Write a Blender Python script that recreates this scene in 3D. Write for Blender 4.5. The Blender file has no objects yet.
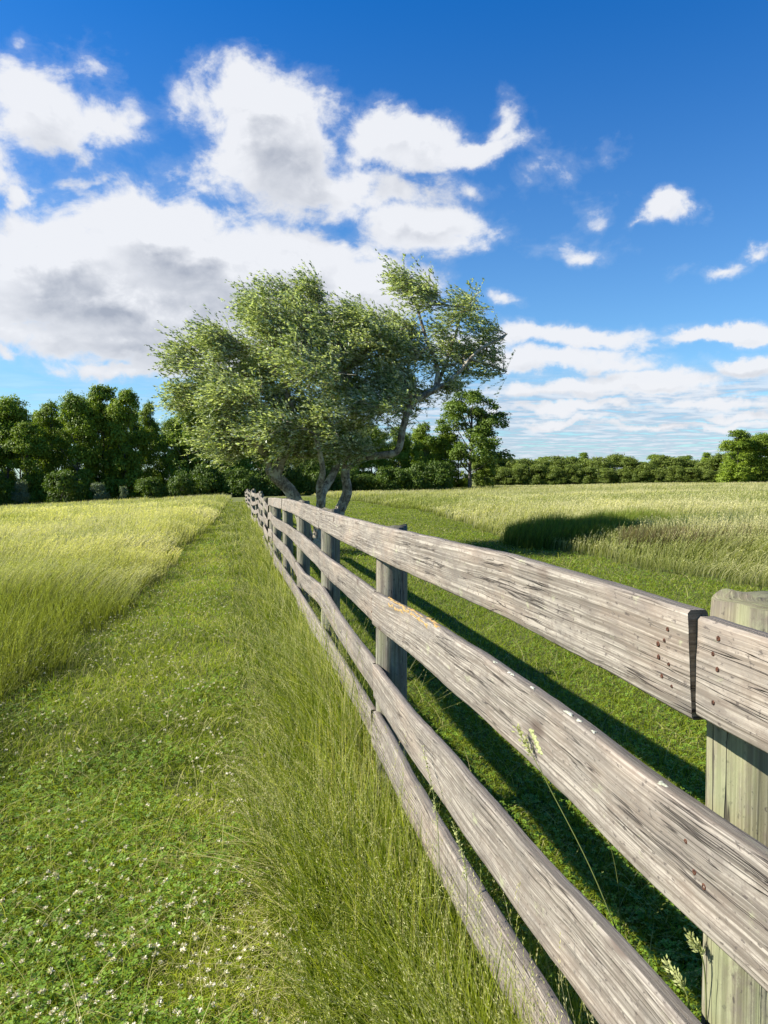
import bpy, math, random
import numpy as np
from mathutils import Vector
SC = bpy.context.scene
COL = SC.collection
rng = np.random.default_rng(7)
random.seed(7)
R_ = math.radians
TAU = 2 * math.pi

# ------------------------------------------------------------------ camera
YAW = R_(11.012); PITCH = R_(2.631); EYE = 1.53; F_PX = 740.0
cam_d = bpy.data.cameras.new('camera'); cam = bpy.data.objects.new('camera', cam_d); COL.objects.link(cam)
cam.location = (0, 0, EYE); cam.rotation_euler = (R_(90) - PITCH, 0, -YAW)
cam_d.sensor_fit = 'VERTICAL'; cam_d.sensor_height = 36.0; cam_d.lens = F_PX / 1024 * 36.0
cam_d.clip_start = 0.02; cam_d.clip_end = 6000
SC.camera = cam

# ------------------------------------------------------------------ exposure
SC.view_settings.view_transform = 'Standard'; SC.view_settings.look = 'None'
SC.view_settings.gamma = 1.0; SC.view_settings.exposure = 1.27
SC.view_settings.use_curve_mapping = False
SC.cycles.max_bounces = 6; SC.cycles.diffuse_bounces = 3; SC.cycles.transmission_bounces = 3
SC.cycles.glossy_bounces = 2; SC.cycles.sample_clamp_indirect = 6

# ------------------------------------------------------------------ sun
SUN_EL = R_(37.0)
sun_h = Vector((-1.0, 0.14, 0)).normalized()
sun_dir = Vector((sun_h.x * math.cos(SUN_EL), sun_h.y * math.cos(SUN_EL), math.sin(SUN_EL)))
sl = bpy.data.lights.new('sun', 'SUN'); sl.energy = 4.9; sl.angle = R_(0.5); sl.color = (1.0, 0.955, 0.87)
so = bpy.data.objects.new('sun', sl); COL.objects.link(so)
so.rotation_euler = (-sun_dir).to_track_quat('-Z', 'Y').to_euler(); so.location = (-20, -5, 20)

# ------------------------------------------------------------------ node helper
class NT:
    def __init__(s, tree): s.t = tree; s.n = tree.nodes; s.l = tree.links
    def node(s, typ, **kw):
        n = s.n.new(typ)
        for k, v in kw.items(): setattr(n, k, v)
        return n
    def put(s, sock, v):
        if v is None: return
        if hasattr(v, 'is_output') or isinstance(v, bpy.types.NodeSocket): s.l.new(v, sock)
        else: sock.default_value = v
    def m(s, op, a, b=None, c=None, clamp=False):
        n = s.node('ShaderNodeMath', operation=op); n.use_clamp = clamp
        s.put(n.inputs[0], a); s.put(n.inputs[1], b); s.put(n.inputs[2], c)
        return n.outputs[0]
    def vm(s, op, a, b=None, c=None):
        n = s.node('ShaderNodeVectorMath', operation=op)
        s.put(n.inputs[0], a); s.put(n.inputs[1], b)
        if op == 'SCALE': s.put(n.inputs['Scale'], c)
        return n.outputs['Value'] if op in ('LENGTH', 'DOT_PRODUCT') else n.outputs['Vector']
    def noise(s, vec, scale, detail=4, rough=0.5, dist=0.0, out=0):
        n = s.node('ShaderNodeTexNoise'); s.put(n.inputs['Vector'], vec)
        n.inputs['Scale'].default_value = scale; n.inputs['Detail'].default_value = detail
        n.inputs['Roughness'].default_value = rough; n.inputs['Distortion'].default_value = dist
        return n.outputs[out]
    def ramp(s, f, lo, hi, a=0.0, b=1.0, smooth=True):
        n = s.node('ShaderNodeMapRange'); n.interpolation_type = 'SMOOTHSTEP' if smooth else 'LINEAR'
        s.put(n.inputs[0], f); s.put(n.inputs[1], lo); s.put(n.inputs[2], hi); s.put(n.inputs[3], a); s.put(n.inputs[4], b)
        return n.outputs[0]
    def mix(s, f, a, b, mode='MIX'):
        n = s.node('ShaderNodeMix', data_type='RGBA', blend_type=mode)
        s.put(n.inputs[0], f); s.put(n.inputs[6], a); s.put(n.inputs[7], b)
        return n.outputs[2]
    def sep(s, v):
        n = s.node('ShaderNodeSeparateXYZ'); s.put(n.inputs[0], v); return n.outputs
    def comb(s, x, y, z):
        n = s.node('ShaderNodeCombineXYZ'); s.put(n.inputs[0], x); s.put(n.inputs[1], y); s.put(n.inputs[2], z); return n.outputs[0]

def rgb(r, g, b): return (r, g, b, 1.0)

# ------------------------------------------------------------------ world: Nishita sky with a cloud layer by direction
W = bpy.data.worlds.new('World'); SC.world = W; W.use_nodes = True
w = NT(W.node_tree); w.n.clear()
sky = w.node('ShaderNodeTexSky', sky_type='NISHITA'); sky.sun_disc = False
sky.sun_elevation = SUN_EL; sky.sun_rotation = math.atan2(sun_h.x, sun_h.y); sky.altitude = 0
sky.air_density = 1.0; sky.dust_density = 0.3; sky.ozone_density = 4.0

def px_dir(px, py):
    f = np.array([math.sin(YAW) * math.cos(PITCH), math.cos(YAW) * math.cos(PITCH), -math.sin(PITCH)])
    r = np.array([math.cos(YAW), -math.sin(YAW), 0.0]); u = np.cross(r, f)
    d = f + r * (px - 384) / F_PX - u * (py - 512) / F_PX
    return math.atan2(d[0], d[1]), math.asin(d[2] / np.linalg.norm(d))
# cumulus heaps: centre and radii of each heap in the sky, and how solid it is
HEAPS = [
 (45,108,85,48,1.0),(100,118,50,26,.75),(15,40,30,14,.45),(92,72,22,34,.35),
 (262,112,74,52,1.15),(235,105,60,36,.9),(285,160,75,52,1.1),(320,190,80,34,.95),(350,185,50,25,.8),
 (395,136,62,34,1.05),(462,146,75,17,.9),(512,122,24,32,.55),(500,132,34,15,.6),
 (425,228,66,33,1.05),(395,195,70,25,.65),(470,190,30,14,.5),
 (60,262,120,58,1.25),(20,250,70,45,1.1),(165,238,95,50,1.25),(215,262,110,56,1.25),(120,300,200,55,1.2),
 (300,268,85,44,1.2),(355,290,75,48,1.15),(260,310,160,40,1.1),(100,345,180,26,.9),(40,340,110,18,.8),
 (190,366,150,15,.85),(120,374,80,10,.75),(10,190,20,16,.7),(5,357,18,9,.7),(97,175,45,9,.35),(165,168,60,26,.38),
 (666,215,24,17,.95),(648,226,22,7,.5),(602,218,26,20,.42),(578,252,36,10,.4),(730,266,30,8,.6),(604,156,26,15,.3),
 (540,172,30,22,.33),(764,249,14,10,.6),(684,264,20,8,.3),(504,303,22,8,.65),(605,238,40,10,.25),
 (590,410,120,7,.8),(700,405,80,7,.75),(560,424,90,5,.7),(680,428,120,5,.7),(740,418,50,6,.7),(575,336,110,14,.95),(540,362,100,14,.95),(600,366,60,10,.7),(716,334,76,10,1.0),(748,364,46,11,1.0),(655,384,80,14,1.0),
 (560,392,110,10,.85),(700,372,40,9,.3),(470,345,50,22,.7),(640,398,200,7,.5),
 (-90,140,110,60,1.1),(-160,300,160,60,1.2),(-260,200,120,60,1.0),(900,330,130,18,.9),(1000,240,110,30,.8),(960,380,200,16,.9),(120,-90,140,50,.9),(620,-150,120,40,.7)]
tc = w.node('ShaderNodeTexCoord')
dirv = w.vm('NORMALIZE', tc.outputs['Generated'])
dx, dy, dz = w.sep(dirv)
az = w.m('ARCTAN2', dx, dy); el = w.m('ARCSINE', dz)
# cloud density field as a group so it can be asked twice (here, and a little nearer the sun)
g = bpy.data.node_groups.new('cloud_density', 'ShaderNodeTree')
g.interface.new_socket('P', in_out='INPUT', socket_type='NodeSocketVector')
g.interface.new_socket('D', in_out='OUTPUT', socket_type='NodeSocketFloat')
g.interface.new_socket('S', in_out='OUTPUT', socket_type='NodeSocketFloat')
gg = NT(g); gi = gg.node('NodeGroupInput'); go = gg.node('NodeGroupOutput')
P = gi.outputs[0]
warp = gg.vm('SUBTRACT', gg.noise(P, 9.0, 3, .5, out=1), (0.5, 0.5, 0.5))
warp2 = gg.vm('SUBTRACT', gg.noise(P, 38.0, 5, .62, out=1), (0.5, 0.5, 0.5))
Pw = gg.vm('ADD', P, gg.vm('MULTIPLY', warp, (0.085, 0.06, 0)))
Pw = gg.vm('ADD', Pw, gg.vm('MULTIPLY', warp2, (0.030, 0.022, 0)))
acc = None
for (px, py, rx, ry, s) in HEAPS:
    a0, e0 = px_dir(px, py); a1, _ = px_dir(px + rx, py); _, e1 = px_dir(px, py - ry)
    d = gg.vm('MULTIPLY', gg.vm('SUBTRACT', Pw, (a0, e0, 0)), (1 / abs(a1 - a0), 1 / abs(e1 - e0), 0))
    q = gg.vm('LENGTH', d)
    v = gg.m('MULTIPLY_ADD', q, -s * 0.72, s)
    if acc is None: acc = v
    else:
        n = gg.node('ShaderNodeMath', operation='SMOOTH_MAX'); gg.put(n.inputs[0], acc); gg.put(n.inputs[1], v); n.inputs[2].default_value = 0.12
        acc = n.outputs[0]
Pz = gg.vm('MULTIPLY', P, (1.0, 1.45, 1.0))
n1 = gg.noise(Pz, 13.0, 9, .60, .35)
n2 = gg.noise(gg.vm('ADD', Pz, (3.1, 7.7, 0)), 34.0, 7, .6, .2)
acc = gg.m('MAXIMUM', acc, -0.5)
n1s = gg.noise(Pz, 13.0, 2.5, .5, .35)
gg.l.new(gg.m('ADD', acc, gg.m('MULTIPLY', gg.m('SUBTRACT', n1s, 0.5), 1.3)), go.inputs[1])
acc = gg.m('ADD', acc, gg.m('MULTIPLY', gg.m('SUBTRACT', n1, 0.5), 1.25))
acc = gg.m('ADD', acc, gg.m('MULTIPLY', gg.m('SUBTRACT', n2, 0.5), 0.42))
gg.l.new(acc, go.inputs[0])
Pd = w.comb(az, el, 0.0)
def dens(p):
    n = w.node('ShaderNodeGroup'); n.node_tree = g; w.put(n.inputs[0], p); return n.outputs
D0 = dens(Pd)[0]; DD = dens(w.vm('ADD', Pd, (-0.020, 0.050, 0))); D1 = w.m('ADD', w.m('MULTIPLY', DD[1], .72), w.m('MULTIPLY', DD[0], .28))
# thin banks flattening out toward the horizon (laid out on a plane overhead)
zz = w.m('ADD', w.m('MAXIMUM', dz, 0.0), 0.035)
lay = w.comb(w.m('DIVIDE', dx, zz), w.m('DIVIDE', dy, zz), 1.7)
s1 = w.noise(w.vm('MULTIPLY', lay, (0.8, 1.0, 1)), 2.3, 8, .62, .25)
low = w.m('MULTIPLY', w.ramp(el, 0.15, 0.10), w.ramp(az, 0.02, 0.30, 0.25, 1.0))
L0 = w.m('MULTIPLY', w.ramp(s1, 0.35, 0.52), low)
a_c = w.m('MAXIMUM', w.ramp(D0, 0.15, 0.56), w.m('MULTIPLY', w.ramp(D0, 0.0, 0.42), 0.20))
shade = w.ramp(D1, 0.30, 1.15)
thick = w.ramp(D0, 0.40, 1.15)
shade = w.m('MULTIPLY', shade, w.m('MULTIPLY_ADD', thick, 0.6, 0.4))
relief = w.m('SUBTRACT', dens(w.vm('ADD', Pd, (-0.010, 0.013, 0)))[0], D0)
shade = w.m('ADD', w.m('MULTIPLY', shade, 0.80), w.m('MULTIPLY', w.m('MULTIPLY', relief, 1.5), thick), clamp=True)
shade = w.m('ADD', shade, 0.06, clamp=True)
CB = 9.5
def cc(r, g_, b): return rgb(r * CB, g_ * CB, b * CB)
cl = w.mix(shade, cc(.60, .61, .635), cc(.265, .29, .345))
lowc = w.mix(w.ramp(s1, 0.42, 0.62), cc(.27, .34, .45), cc(.50, .54, .60))
tint = w.mix(w.ramp(el, 0.02, 0.70), rgb(.70, .95, 1.06), rgb(.02, .58, 1.14))
skyc = w.mix(1.0, sky.outputs[0], tint, 'MULTIPLY')
c = w.mix(w.m('MULTIPLY', L0, 0.85), skyc, lowc)
c = w.mix(w.m('MULTIPLY', a_c, 0.97), c, cl)
bg = w.node('ShaderNodeBackground'); w.put(bg.inputs[0], c); bg.inputs[1].default_value = 0.0665
wo = w.node('ShaderNodeOutputWorld'); w.l.new(bg.outputs[0], wo.inputs[0])
W.cycles.sampling_method = 'MANUAL'; W.cycles.sample_map_resolution = 512

# ------------------------------------------------------------------ object helpers
def tag(o, label=None, cat=None, group=None, kind=None):
    if label: o['label'] = label
    if cat: o['category'] = cat
    if group: o['group'] = group
    if kind: o['kind'] = kind
    return o
def empty(name, loc=(0, 0, 0), rz=0.0):
    o = bpy.data.objects.new(name, None); COL.objects.link(o); o.location = loc; o.rotation_euler = (0, 0, rz)
    o.empty_display_size = 0.2
    return o
def np_mesh(name, V, faces_flat, sizes, mat, parent=None, col=None, uv=None, smooth=False):
    """V (n,3); faces_flat flat vertex indices; sizes per face; col (n,4) per point; uv (n,2) per point"""
    me = bpy.data.meshes.new(name)
    V = np.ascontiguousarray(V, dtype=np.float32); faces_flat = np.ascontiguousarray(faces_flat, dtype=np.int32)
    sizes = np.asarray(sizes, dtype=np.int32)
    me.vertices.add(len(V)); me.vertices.foreach_set('co', V.ravel())
    me.loops.add(len(faces_flat)); me.loops.foreach_set('vertex_index', faces_flat)
    st = np.zeros(len(sizes), np.int32); st[1:] = np.cumsum(sizes)[:-1]
    me.polygons.add(len(sizes)); me.polygons.foreach_set('loop_start', st)
    if smooth: me.polygons.foreach_set('use_smooth', np.ones(len(sizes), bool))
    if col is not None:
        a = me.attributes.new('col', 'FLOAT_COLOR', 'POINT'); a.data.foreach_set('color', np.ascontiguousarray(col, np.float32).ravel())
    if uv is not None:
        a = me.attributes.new('grain', 'FLOAT2', 'POINT'); a.data.foreach_set('vector', np.ascontiguousarray(uv, np.float32).ravel())
    me.update(calc_edges=True); me.validate()
    me.materials.append(mat)
    o = bpy.data.objects.new(name, me); COL.objects.link(o)
    if parent: o.parent = parent
    return o
class Acc:
    """collects vertices, faces, colours and grain coordinates of ONE mesh"""
    def __init__(s): s.V = []; s.F = []; s.S = []; s.C = []; s.U = []; s.n = 0
    def add(s, V, F, C=None, U=None):
        V = np.asarray(V, float).reshape(-1, 3)
        s.V.append(V)
        for f in F: s.F.extend([i + s.n for i in f]); s.S.append(len(f))
        s.C.append(np.tile(C, (len(V), 1)) if C is not None and np.ndim(C) == 1 else (C if C is not None else np.ones((len(V), 4))))
        s.U.append(U if U is not None else np.zeros((len(V), 2)))
        s.n += len(V)
    def build(s, name, mat, parent=None, smooth=False):
        return np_mesh(name, np.vstack(s.V), np.array(s.F), s.S, mat, parent, np.vstack(s.C), np.vstack(s.U), smooth)
def tube(acc, pts, rad, k=8, C=None, cap=True, wob=0.0):
    pts = [np.array(p, float) for p in pts]; n = len(pts)
    V = []; U = []; L = 0.0
    ref = np.array([0.0, 0.0, 1.0])
    d0 = pts[1] - pts[0]; d0 /= np.linalg.norm(d0) + 1e-9
    if abs(d0[2]) > 0.9: ref = np.array([1.0, 0, 0])
    a = np.cross(d0, ref); a /= np.linalg.norm(a)
    for i in range(n):
        d = pts[min(i + 1, n - 1)] - pts[max(i - 1, 0)]; d /= np.linalg.norm(d) + 1e-9
        a = a - d * np.dot(a, d); a /= np.linalg.norm(a) + 1e-9; b = np.cross(d, a)
        if i: L += np.linalg.norm(pts[i] - pts[i - 1])
        for j in range(k):
            t = TAU * j / k; r = rad[i] * (1 + (wob * random.uniform(-1, 1) if wob else 0))
            V.append(pts[i] + (a * math.cos(t) + b * math.sin(t)) * r); U.append((L, rad[i] * t))
    F = [(i * k + j, i * k + (j + 1) % k, (i + 1) * k + (j + 1) % k, (i + 1) * k + j) for i in range(n - 1) for j in range(k)]
    if cap: F += [tuple(range(k - 1, -1, -1)), tuple((n - 1) * k + j for j in range(k))]
    acc.add(V, F, C, np.array(U))
def spline(P, n):
    P = np.array(P, float); out = []
    Q = np.vstack([2 * P[0] - P[1], P, 2 * P[-1] - P[-2]])
    for i in range(len(P) - 1):
        p0, p1, p2, p3 = Q[i:i + 4]
        for k in range(n):
            t = k / n
            out.append(0.5 * ((2 * p1) + (-p0 + p2) * t + (2 * p0 - 5 * p1 + 4 * p2 - p3) * t * t + (-p0 + 3 * p1 - 3 * p2 + p3) * t ** 3))
    out.append(P[-1]); return np.array(out)

# value noise for geometry
_perm = np.random.default_rng(3).random((256, 256))
def vnoise(x, y):
    x = np.asarray(x, float); y = np.asarray(y, float)
    xi = np.floor(x).astype(int); yi = np.floor(y).astype(int); fx = x - xi; fy = y - yi
    fx = fx * fx * (3 - 2 * fx); fy = fy * fy * (3 - 2 * fy)
    g_ = lambda a, b: _perm[a & 255, b & 255]
    return (g_(xi, yi) * (1 - fx) + g_(xi + 1, yi) * fx) * (1 - fy) + (g_(xi, yi + 1) * (1 - fx) + g_(xi + 1, yi + 1) * fx) * fy
def fbm(x, y, o=3):
    s = 0; a = 1; t = 0
    for k in range(o): s = s + a * vnoise(x * 2 ** k + 17.3 * k, y * 2 ** k + 5.1 * k); t += a; a *= .5
    return s / t

# ------------------------------------------------------------------ terrain
def H(x, y):
    x = np.asarray(x, float); y = np.asarray(y, float)
    z = -3.0 * np.tanh(y / 220.0) + np.where(x > 0, 2.2 * np.tanh(x / 120.0), -2.5 * np.tanh(-x / 75.0) * np.minimum(1, np.abs(x) / 6))
    r = np.hypot(x, y)
    z = z + (fbm(x * .35, y * .35, 2) - .5) * .05 * np.clip(r / 12, 0, 1) + (fbm(x * .03 + 9, y * .03, 2) - .5) * 1.0 * np.clip((r - 25) / 90, 0, 1)
    return z
def Hs(x, y): return float(H(np.array([x]), np.array([y]))[0])

def mat_new(name):
    m = bpy.data.materials.new(name); m.use_nodes = True; t = NT(m.node_tree); t.n.clear()
    out = t.node('ShaderNodeOutputMaterial'); return m, t, out
def ground_mat():
    m, t, out = mat_new('soil_and_thatch')
    tc = t.node('ShaderNodeTexCoord'); p = tc.outputs['Object']
    n1 = t.noise(p, 0.6, 5, .6); n2 = t.noise(p, 45.0, 4, .7); n3 = t.noise(t.vm('MULTIPLY', p, (1, .25, 1)), 0.05, 4, .6)
    near = t.mix(t.ramp(n2, .35, .7), rgb(.045, .055, .014), rgb(.13, .14, .045))
    far = t.mix(t.ramp(n3, .35, .65), rgb(.105, .125, .036), rgb(.150, .150, .058))
    d = t.vm('LENGTH', p)
    c = t.mix(t.ramp(d, 20, 90), near, far)
    c = t.mix(t.m('MULTIPLY', t.ramp(n1, .5, .75), .35), c, rgb(.10, .085, .045))
    b = t.node('ShaderNodeBsdfPrincipled'); t.put(b.inputs['Base Color'], c); b.inputs['Roughness'].default_value = .95
    b.inputs['Specular IOR Level'].default_value = .1
    bu = t.node('ShaderNodeBump'); bu.inputs['Strength'].default_value = .6; bu.inputs['Distance'].default_value = .02; t.put(bu.inputs['Height'], n2); t.l.new(bu.outputs[0], b.inputs['Normal'])
    t.l.new(b.outputs[0], out.inputs[0]); return m
def axis(n, m): 
    u = np.linspace(-1, 1, n); return np.sign(u) * (np.exp(np.abs(u) * math.log(m + 1)) - 1)
ax = axis(241, 3500.0); X, Y = np.meshgrid(ax, ax, indexing='ij')
V = np.stack([X, Y, H(X, Y)], -1).reshape(-1, 3); nn = len(ax)
I, J = np.meshgrid(np.arange(nn - 1), np.arange(nn - 1), indexing='ij'); b0 = (I * nn + J).ravel()
Fq = np.stack([b0, b0 + nn, b0 + nn + 1, b0 + 1], -1)
gr = np_mesh('ground', V, Fq.ravel(), np.full(len(Fq), 4), ground_mat(), smooth=True)
tag(gr, 'gently sloping grassy ground under the meadow and the mown strips', 'ground', kind='structure')

# ------------------------------------------------------------------ leaf / blade materials (colour comes from each blade)
def leafy(name, transl=.35, rough=.45, under=None, spec=.35, sat=1.0):
    m, t, out = mat_new(name)
    a = t.node('ShaderNodeAttribute', attribute_name='col'); c = a.outputs['Color']
    if under is not None:
        g_ = t.node('ShaderNodeNewGeometry'); c = t.mix(g_.outputs['Backfacing'], c, under)
    b = t.node('ShaderNodeBsdfPrincipled'); t.put(b.inputs['Base Color'], c); b.inputs['Roughness'].default_value = rough
    b.inputs['Specular IOR Level'].default_value = spec
    tr = t.node('ShaderNodeBsdfTranslucent'); t.put(tr.inputs[0], t.mix(1.0, c, rgb(1.3, 1.4, .45), 'MULTIPLY'))
    mx = t.node('ShaderNodeMixShader'); mx.inputs[0].default_value = transl
    t.l.new(b.outputs[0], mx.inputs[1]); t.l.new(tr.outputs[0], mx.inputs[2]); t.l.new(mx.outputs[0], out.inputs[0])
    return m
M_BLADE = leafy('grass_blade', .42, .6, None, .15)
M_CLOVER = leafy('clover_leaf', .35, .5, None, .3)
M_FOREST = leafy('woodland_leaf', .28, .55, None, .25)
M_FLOWER = leafy('clover_blossom', .15, .8, None, .1)

# ------------------------------------------------------------------ blades
def blades(x, y, h, wd, lean, ldir, cb, ct, rows=4, z0=None, tip=.12, bend=2.0, seed=None, pix=0.00075):
    """x,y roots; h heights; wd widths; lean = tip offset / height; ldir lean direction; cb, ct base / tip colours (n,3)"""
    n = len(x); z0 = H(x, y) if z0 is None else z0
    D = np.hypot(x, y); wd = np.maximum(wd, D * pix)
    th = rng.uniform(0, TAU, n)
    # face mostly random, biased across
    wx = np.cos(th) * wd * .5; wy = np.sin(th) * wd * .5
    ts = np.linspace(0, 1, rows); V = np.zeros((n, rows, 2, 3), np.float32); C = np.ones((n, rows, 2, 4), np.float32)
    lx = np.cos(ldir) * lean * h; ly = np.sin(ldir) * lean * h
    tw = rng.uniform(-.6, .6, n)
    for k, t in enumerate(ts):
        s = t ** bend
        cxp = x + lx * s; cyp = y + ly * s; zz_ = z0 + h * (t - .28 * np.minimum(lean, 1.2) * t ** (bend + 1)) - .01 * (k == 0)
        f = (1 - t) ** .6 * (1 - tip) + tip
        c_, s_ = np.cos(tw * t), np.sin(tw * t); ax_ = (wx * c_ - wy * s_) * f; ay_ = (wx * s_ + wy * c_) * f
        V[:, k, 0] = np.stack([cxp - ax_, cyp - ay_, zz_], -1); V[:, k, 1] = np.stack([cxp + ax_, cyp + ay_, zz_], -1)
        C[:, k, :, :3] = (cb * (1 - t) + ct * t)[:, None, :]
    base = (np.arange(n) * rows * 2)[:, None, None]
    k = np.arange(rows - 1)[None, :, None] * 2
    q = base + k + np.array([0, 1, 3, 2])[None, None, :]
    return V.reshape(-1, 3), q.reshape(-1, 4), C.reshape(-1, 4)
def spray(x, y, z, L, wd, dirs, c, jit=.12):
    """little flat spindles (seed spikelets, blossoms): centre, length, width, unit direction (n,3), colour"""
    n = len(x); p = np.stack([x, y, z], -1); r = rng.normal(size=(n, 3)); s = np.cross(dirs, r); s /= np.linalg.norm(s, axis=1, keepdims=True) + 1e-9
    L = L[:, None]; wd = wd[:, None]
    V = np.stack([p - dirs * L * .5, p + s * wd * .5, p + dirs * L * .5, p - s * wd * .5], 1)
    C = np.ones((n, 4, 4), np.float32); C[:, :, :3] = (c * (1 + rng.uniform(-jit, jit, (n, 1))))[:, None, :]
    F = (np.arange(n) * 4)[:, None] + np.arange(4)[None, :]
    return V.reshape(-1, 3), F, C.reshape(-1, 4)
def join(name, parts, mat, parent=None):
    Vs = []; Fs = []; Cs = []; off = 0
    for V, F, C in parts: Vs.append(V); Fs.append(F + off); Cs.append(C); off += len(V)
    V = np.vstack(Vs); F = np.vstack(Fs); C = np.vstack(Cs)
    return np_mesh(name, V, F.ravel(), np.full(len(F), 4), mat, parent, C)
def scatter(n, d0, d1, a0=-54, a1=60, p=1.8):
    """points about the viewpoint, density falling as distance^-p"""
    u = rng.random(n); q = 2 - p
    D = (d0 ** q + u * (d1 ** q - d0 ** q)) ** (1 / q); a = np.radians(rng.uniform(a0, a1, n))
    return D * np.sin(a), D * np.cos(a)
def colmix(a, b, t):
    a = np.array(a); b = np.array(b); t = np.clip(t, 0, 1)[:, None]; return a * (1 - t) + b * t
def edge(x, y, amp=.5, s=1.2): return (fbm(x * s, y * s, 3) - .5) * amp
FX = .65
def left_bound(y): return -1.45 + np.where(y > 13, np.minimum((y - 13) * .012, .25), 0)
def strip_bound(y): return np.clip(.12 - .035 * (y - 3), -.85, .12)
def right_bound(y): return 6.9 + np.clip((y - 18) * .14, 0, 3.5)
def far_ok(x, y): return (y < 118 + .75 * np.maximum(x, 0)) 
# --- bare regions near the wood
def region(x, y):
    e = edge(x, y, .9)
    lb = left_bound(y) + e * .8; sb = strip_bound(y) + e * .5; rb = right_bound(y) + edge(x, y, 1.2, .5)
    r = np.full(len(x), 3)                      # 3 right mown
    r[x < .78] = 2                              # 2 strip along the fence
    r[x < sb] = 1                               # 1 mown path
    r[x < lb] = 0                               # 0 left meadow
    r[x > rb] = 4                               # 4 right meadow
    return r
parts = []
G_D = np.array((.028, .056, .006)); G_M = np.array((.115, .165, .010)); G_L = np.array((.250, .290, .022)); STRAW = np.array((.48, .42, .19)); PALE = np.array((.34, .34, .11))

# mown lawns: path on the left, paddock strip on the right
x, y = scatter(1150000, .9, 95, p=1.75); r = region(x, y)
for rr, nm, lab in ((1, 'mown_path_grass', 'short trodden green grass with clover on the mown path left of the fence'),
                    (3, 'mown_strip_grass', 'short bright green mown grass right of the fence')):
    k = r == rr; X_, Y_ = x[k], y[k]; n = len(X_); D = np.hypot(X_, Y_)
    pn = fbm(X_ * .9, Y_ * .9, 3); pn2 = fbm(X_ * 3.5 + 40, Y_ * 3.5, 2)
    if rr == 1:
        h = rng.uniform(.025, .080, n) * (.5 + 1.1 * pn2); t = rng.random(n) * .60 + (pn - .5) * 1.9 + .22
        dry = rng.random(n) < (.16 + .5 * np.clip((pn - .48) * 5, 0, 1) * .6)
    else:
        h = rng.uniform(.025, .075, n) * (.7 + .6 * pn2); t = rng.random(n) * .5 + pn * .5 - .22
        dry = rng.random(n) < .05 + .10 * (vnoise(X_ * 1.1, Y_ * .15) > .62)
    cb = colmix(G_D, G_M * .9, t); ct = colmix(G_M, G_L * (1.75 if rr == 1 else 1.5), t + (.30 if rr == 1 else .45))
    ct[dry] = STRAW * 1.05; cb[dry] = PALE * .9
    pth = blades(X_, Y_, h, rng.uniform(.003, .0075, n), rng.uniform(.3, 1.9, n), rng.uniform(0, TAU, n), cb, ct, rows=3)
    ps = [pth]
    # longer stray blades and flattened straw
    m2 = (rng.random(n) < (.05 if rr == 1 else .012)) & (D < 30)
    X2, Y2 = X_[m2], Y_[m2]; n2_ = len(X2); dr = rng.random(n2_) < .35
    c2 = colmix(G_M, G_L, rng.random(n2_)); c3 = c2 * 1.2; c3[dr] = STRAW; c2[dr] = PALE
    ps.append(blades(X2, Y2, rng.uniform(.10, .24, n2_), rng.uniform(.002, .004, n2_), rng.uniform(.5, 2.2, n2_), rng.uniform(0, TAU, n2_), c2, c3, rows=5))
    o = join(nm, ps, M_BLADE); tag(o, lab, 'grass', kind='stuff')

# clover: trefoil leaves in both lawns, near
def clover_at(x, y, hmin, hmax, size):
    n = len(x); h = rng.uniform(hmin, hmax, n); z = H(x, y) + h; a0 = rng.uniform(0, TAU, n); tl = rng.normal(0, .28, (n, 2))
    base = colmix((.070, .140, .010), (.200, .300, .026), rng.random(n)); Vs = []; Cs = []
    for j in range(3):
        a = a0 + j * TAU / 3; ca, sa = np.cos(a), np.sin(a); s = size * rng.uniform(.7, 1.15, n)
        def pt(u, v):
            X_ = x + (ca * u - sa * v) * s; Y_ = y + (sa * u + ca * v) * s
            return np.stack([X_, Y_, z + (tl[:, 0] * (X_ - x) + tl[:, 1] * (Y_ - y)) + .10 * s * u], -1)
        Vs.append(np.stack([pt(.05, 0), pt(.65, -.48), pt(.98, 0), pt(.65, .48)], 1)); c = np.ones((n, 4, 4), np.float32); c[:, :, :3] = base[:, None]; c[:, 2, :3] *= 1.25; Cs.append(c)
    V = np.stack(Vs, 1).reshape(-1, 3); C = np.stack(Cs, 1).reshape(-1, 4)
    return V, np.arange(len(V)).reshape(-1, 4), C
x, y = scatter(210000, .9, 22, p=1.9); r = region(x, y); pn = fbm(x * 1.3 + 5, y * 1.3, 3)
k = ((r == 1) & (pn + .12 * (y < 4.5) + .05 * (x < -.4) > .50) & (rng.random(len(x)) < .8)) | ((r == 3) & (rng.random(len(x)) < .5)) | ((r == 2) & (rng.random(len(x)) < .25))
x, y = x[k], y[k]; D = np.hypot(x, y)
o = join('clover_leaves', [clover_at(x, y, .02, .10, np.maximum(.0125, D * .0014))], M_CLOVER)
tag(o, 'low dark green clover leaves growing through the mown grass', 'clover', kind='stuff')
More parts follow.
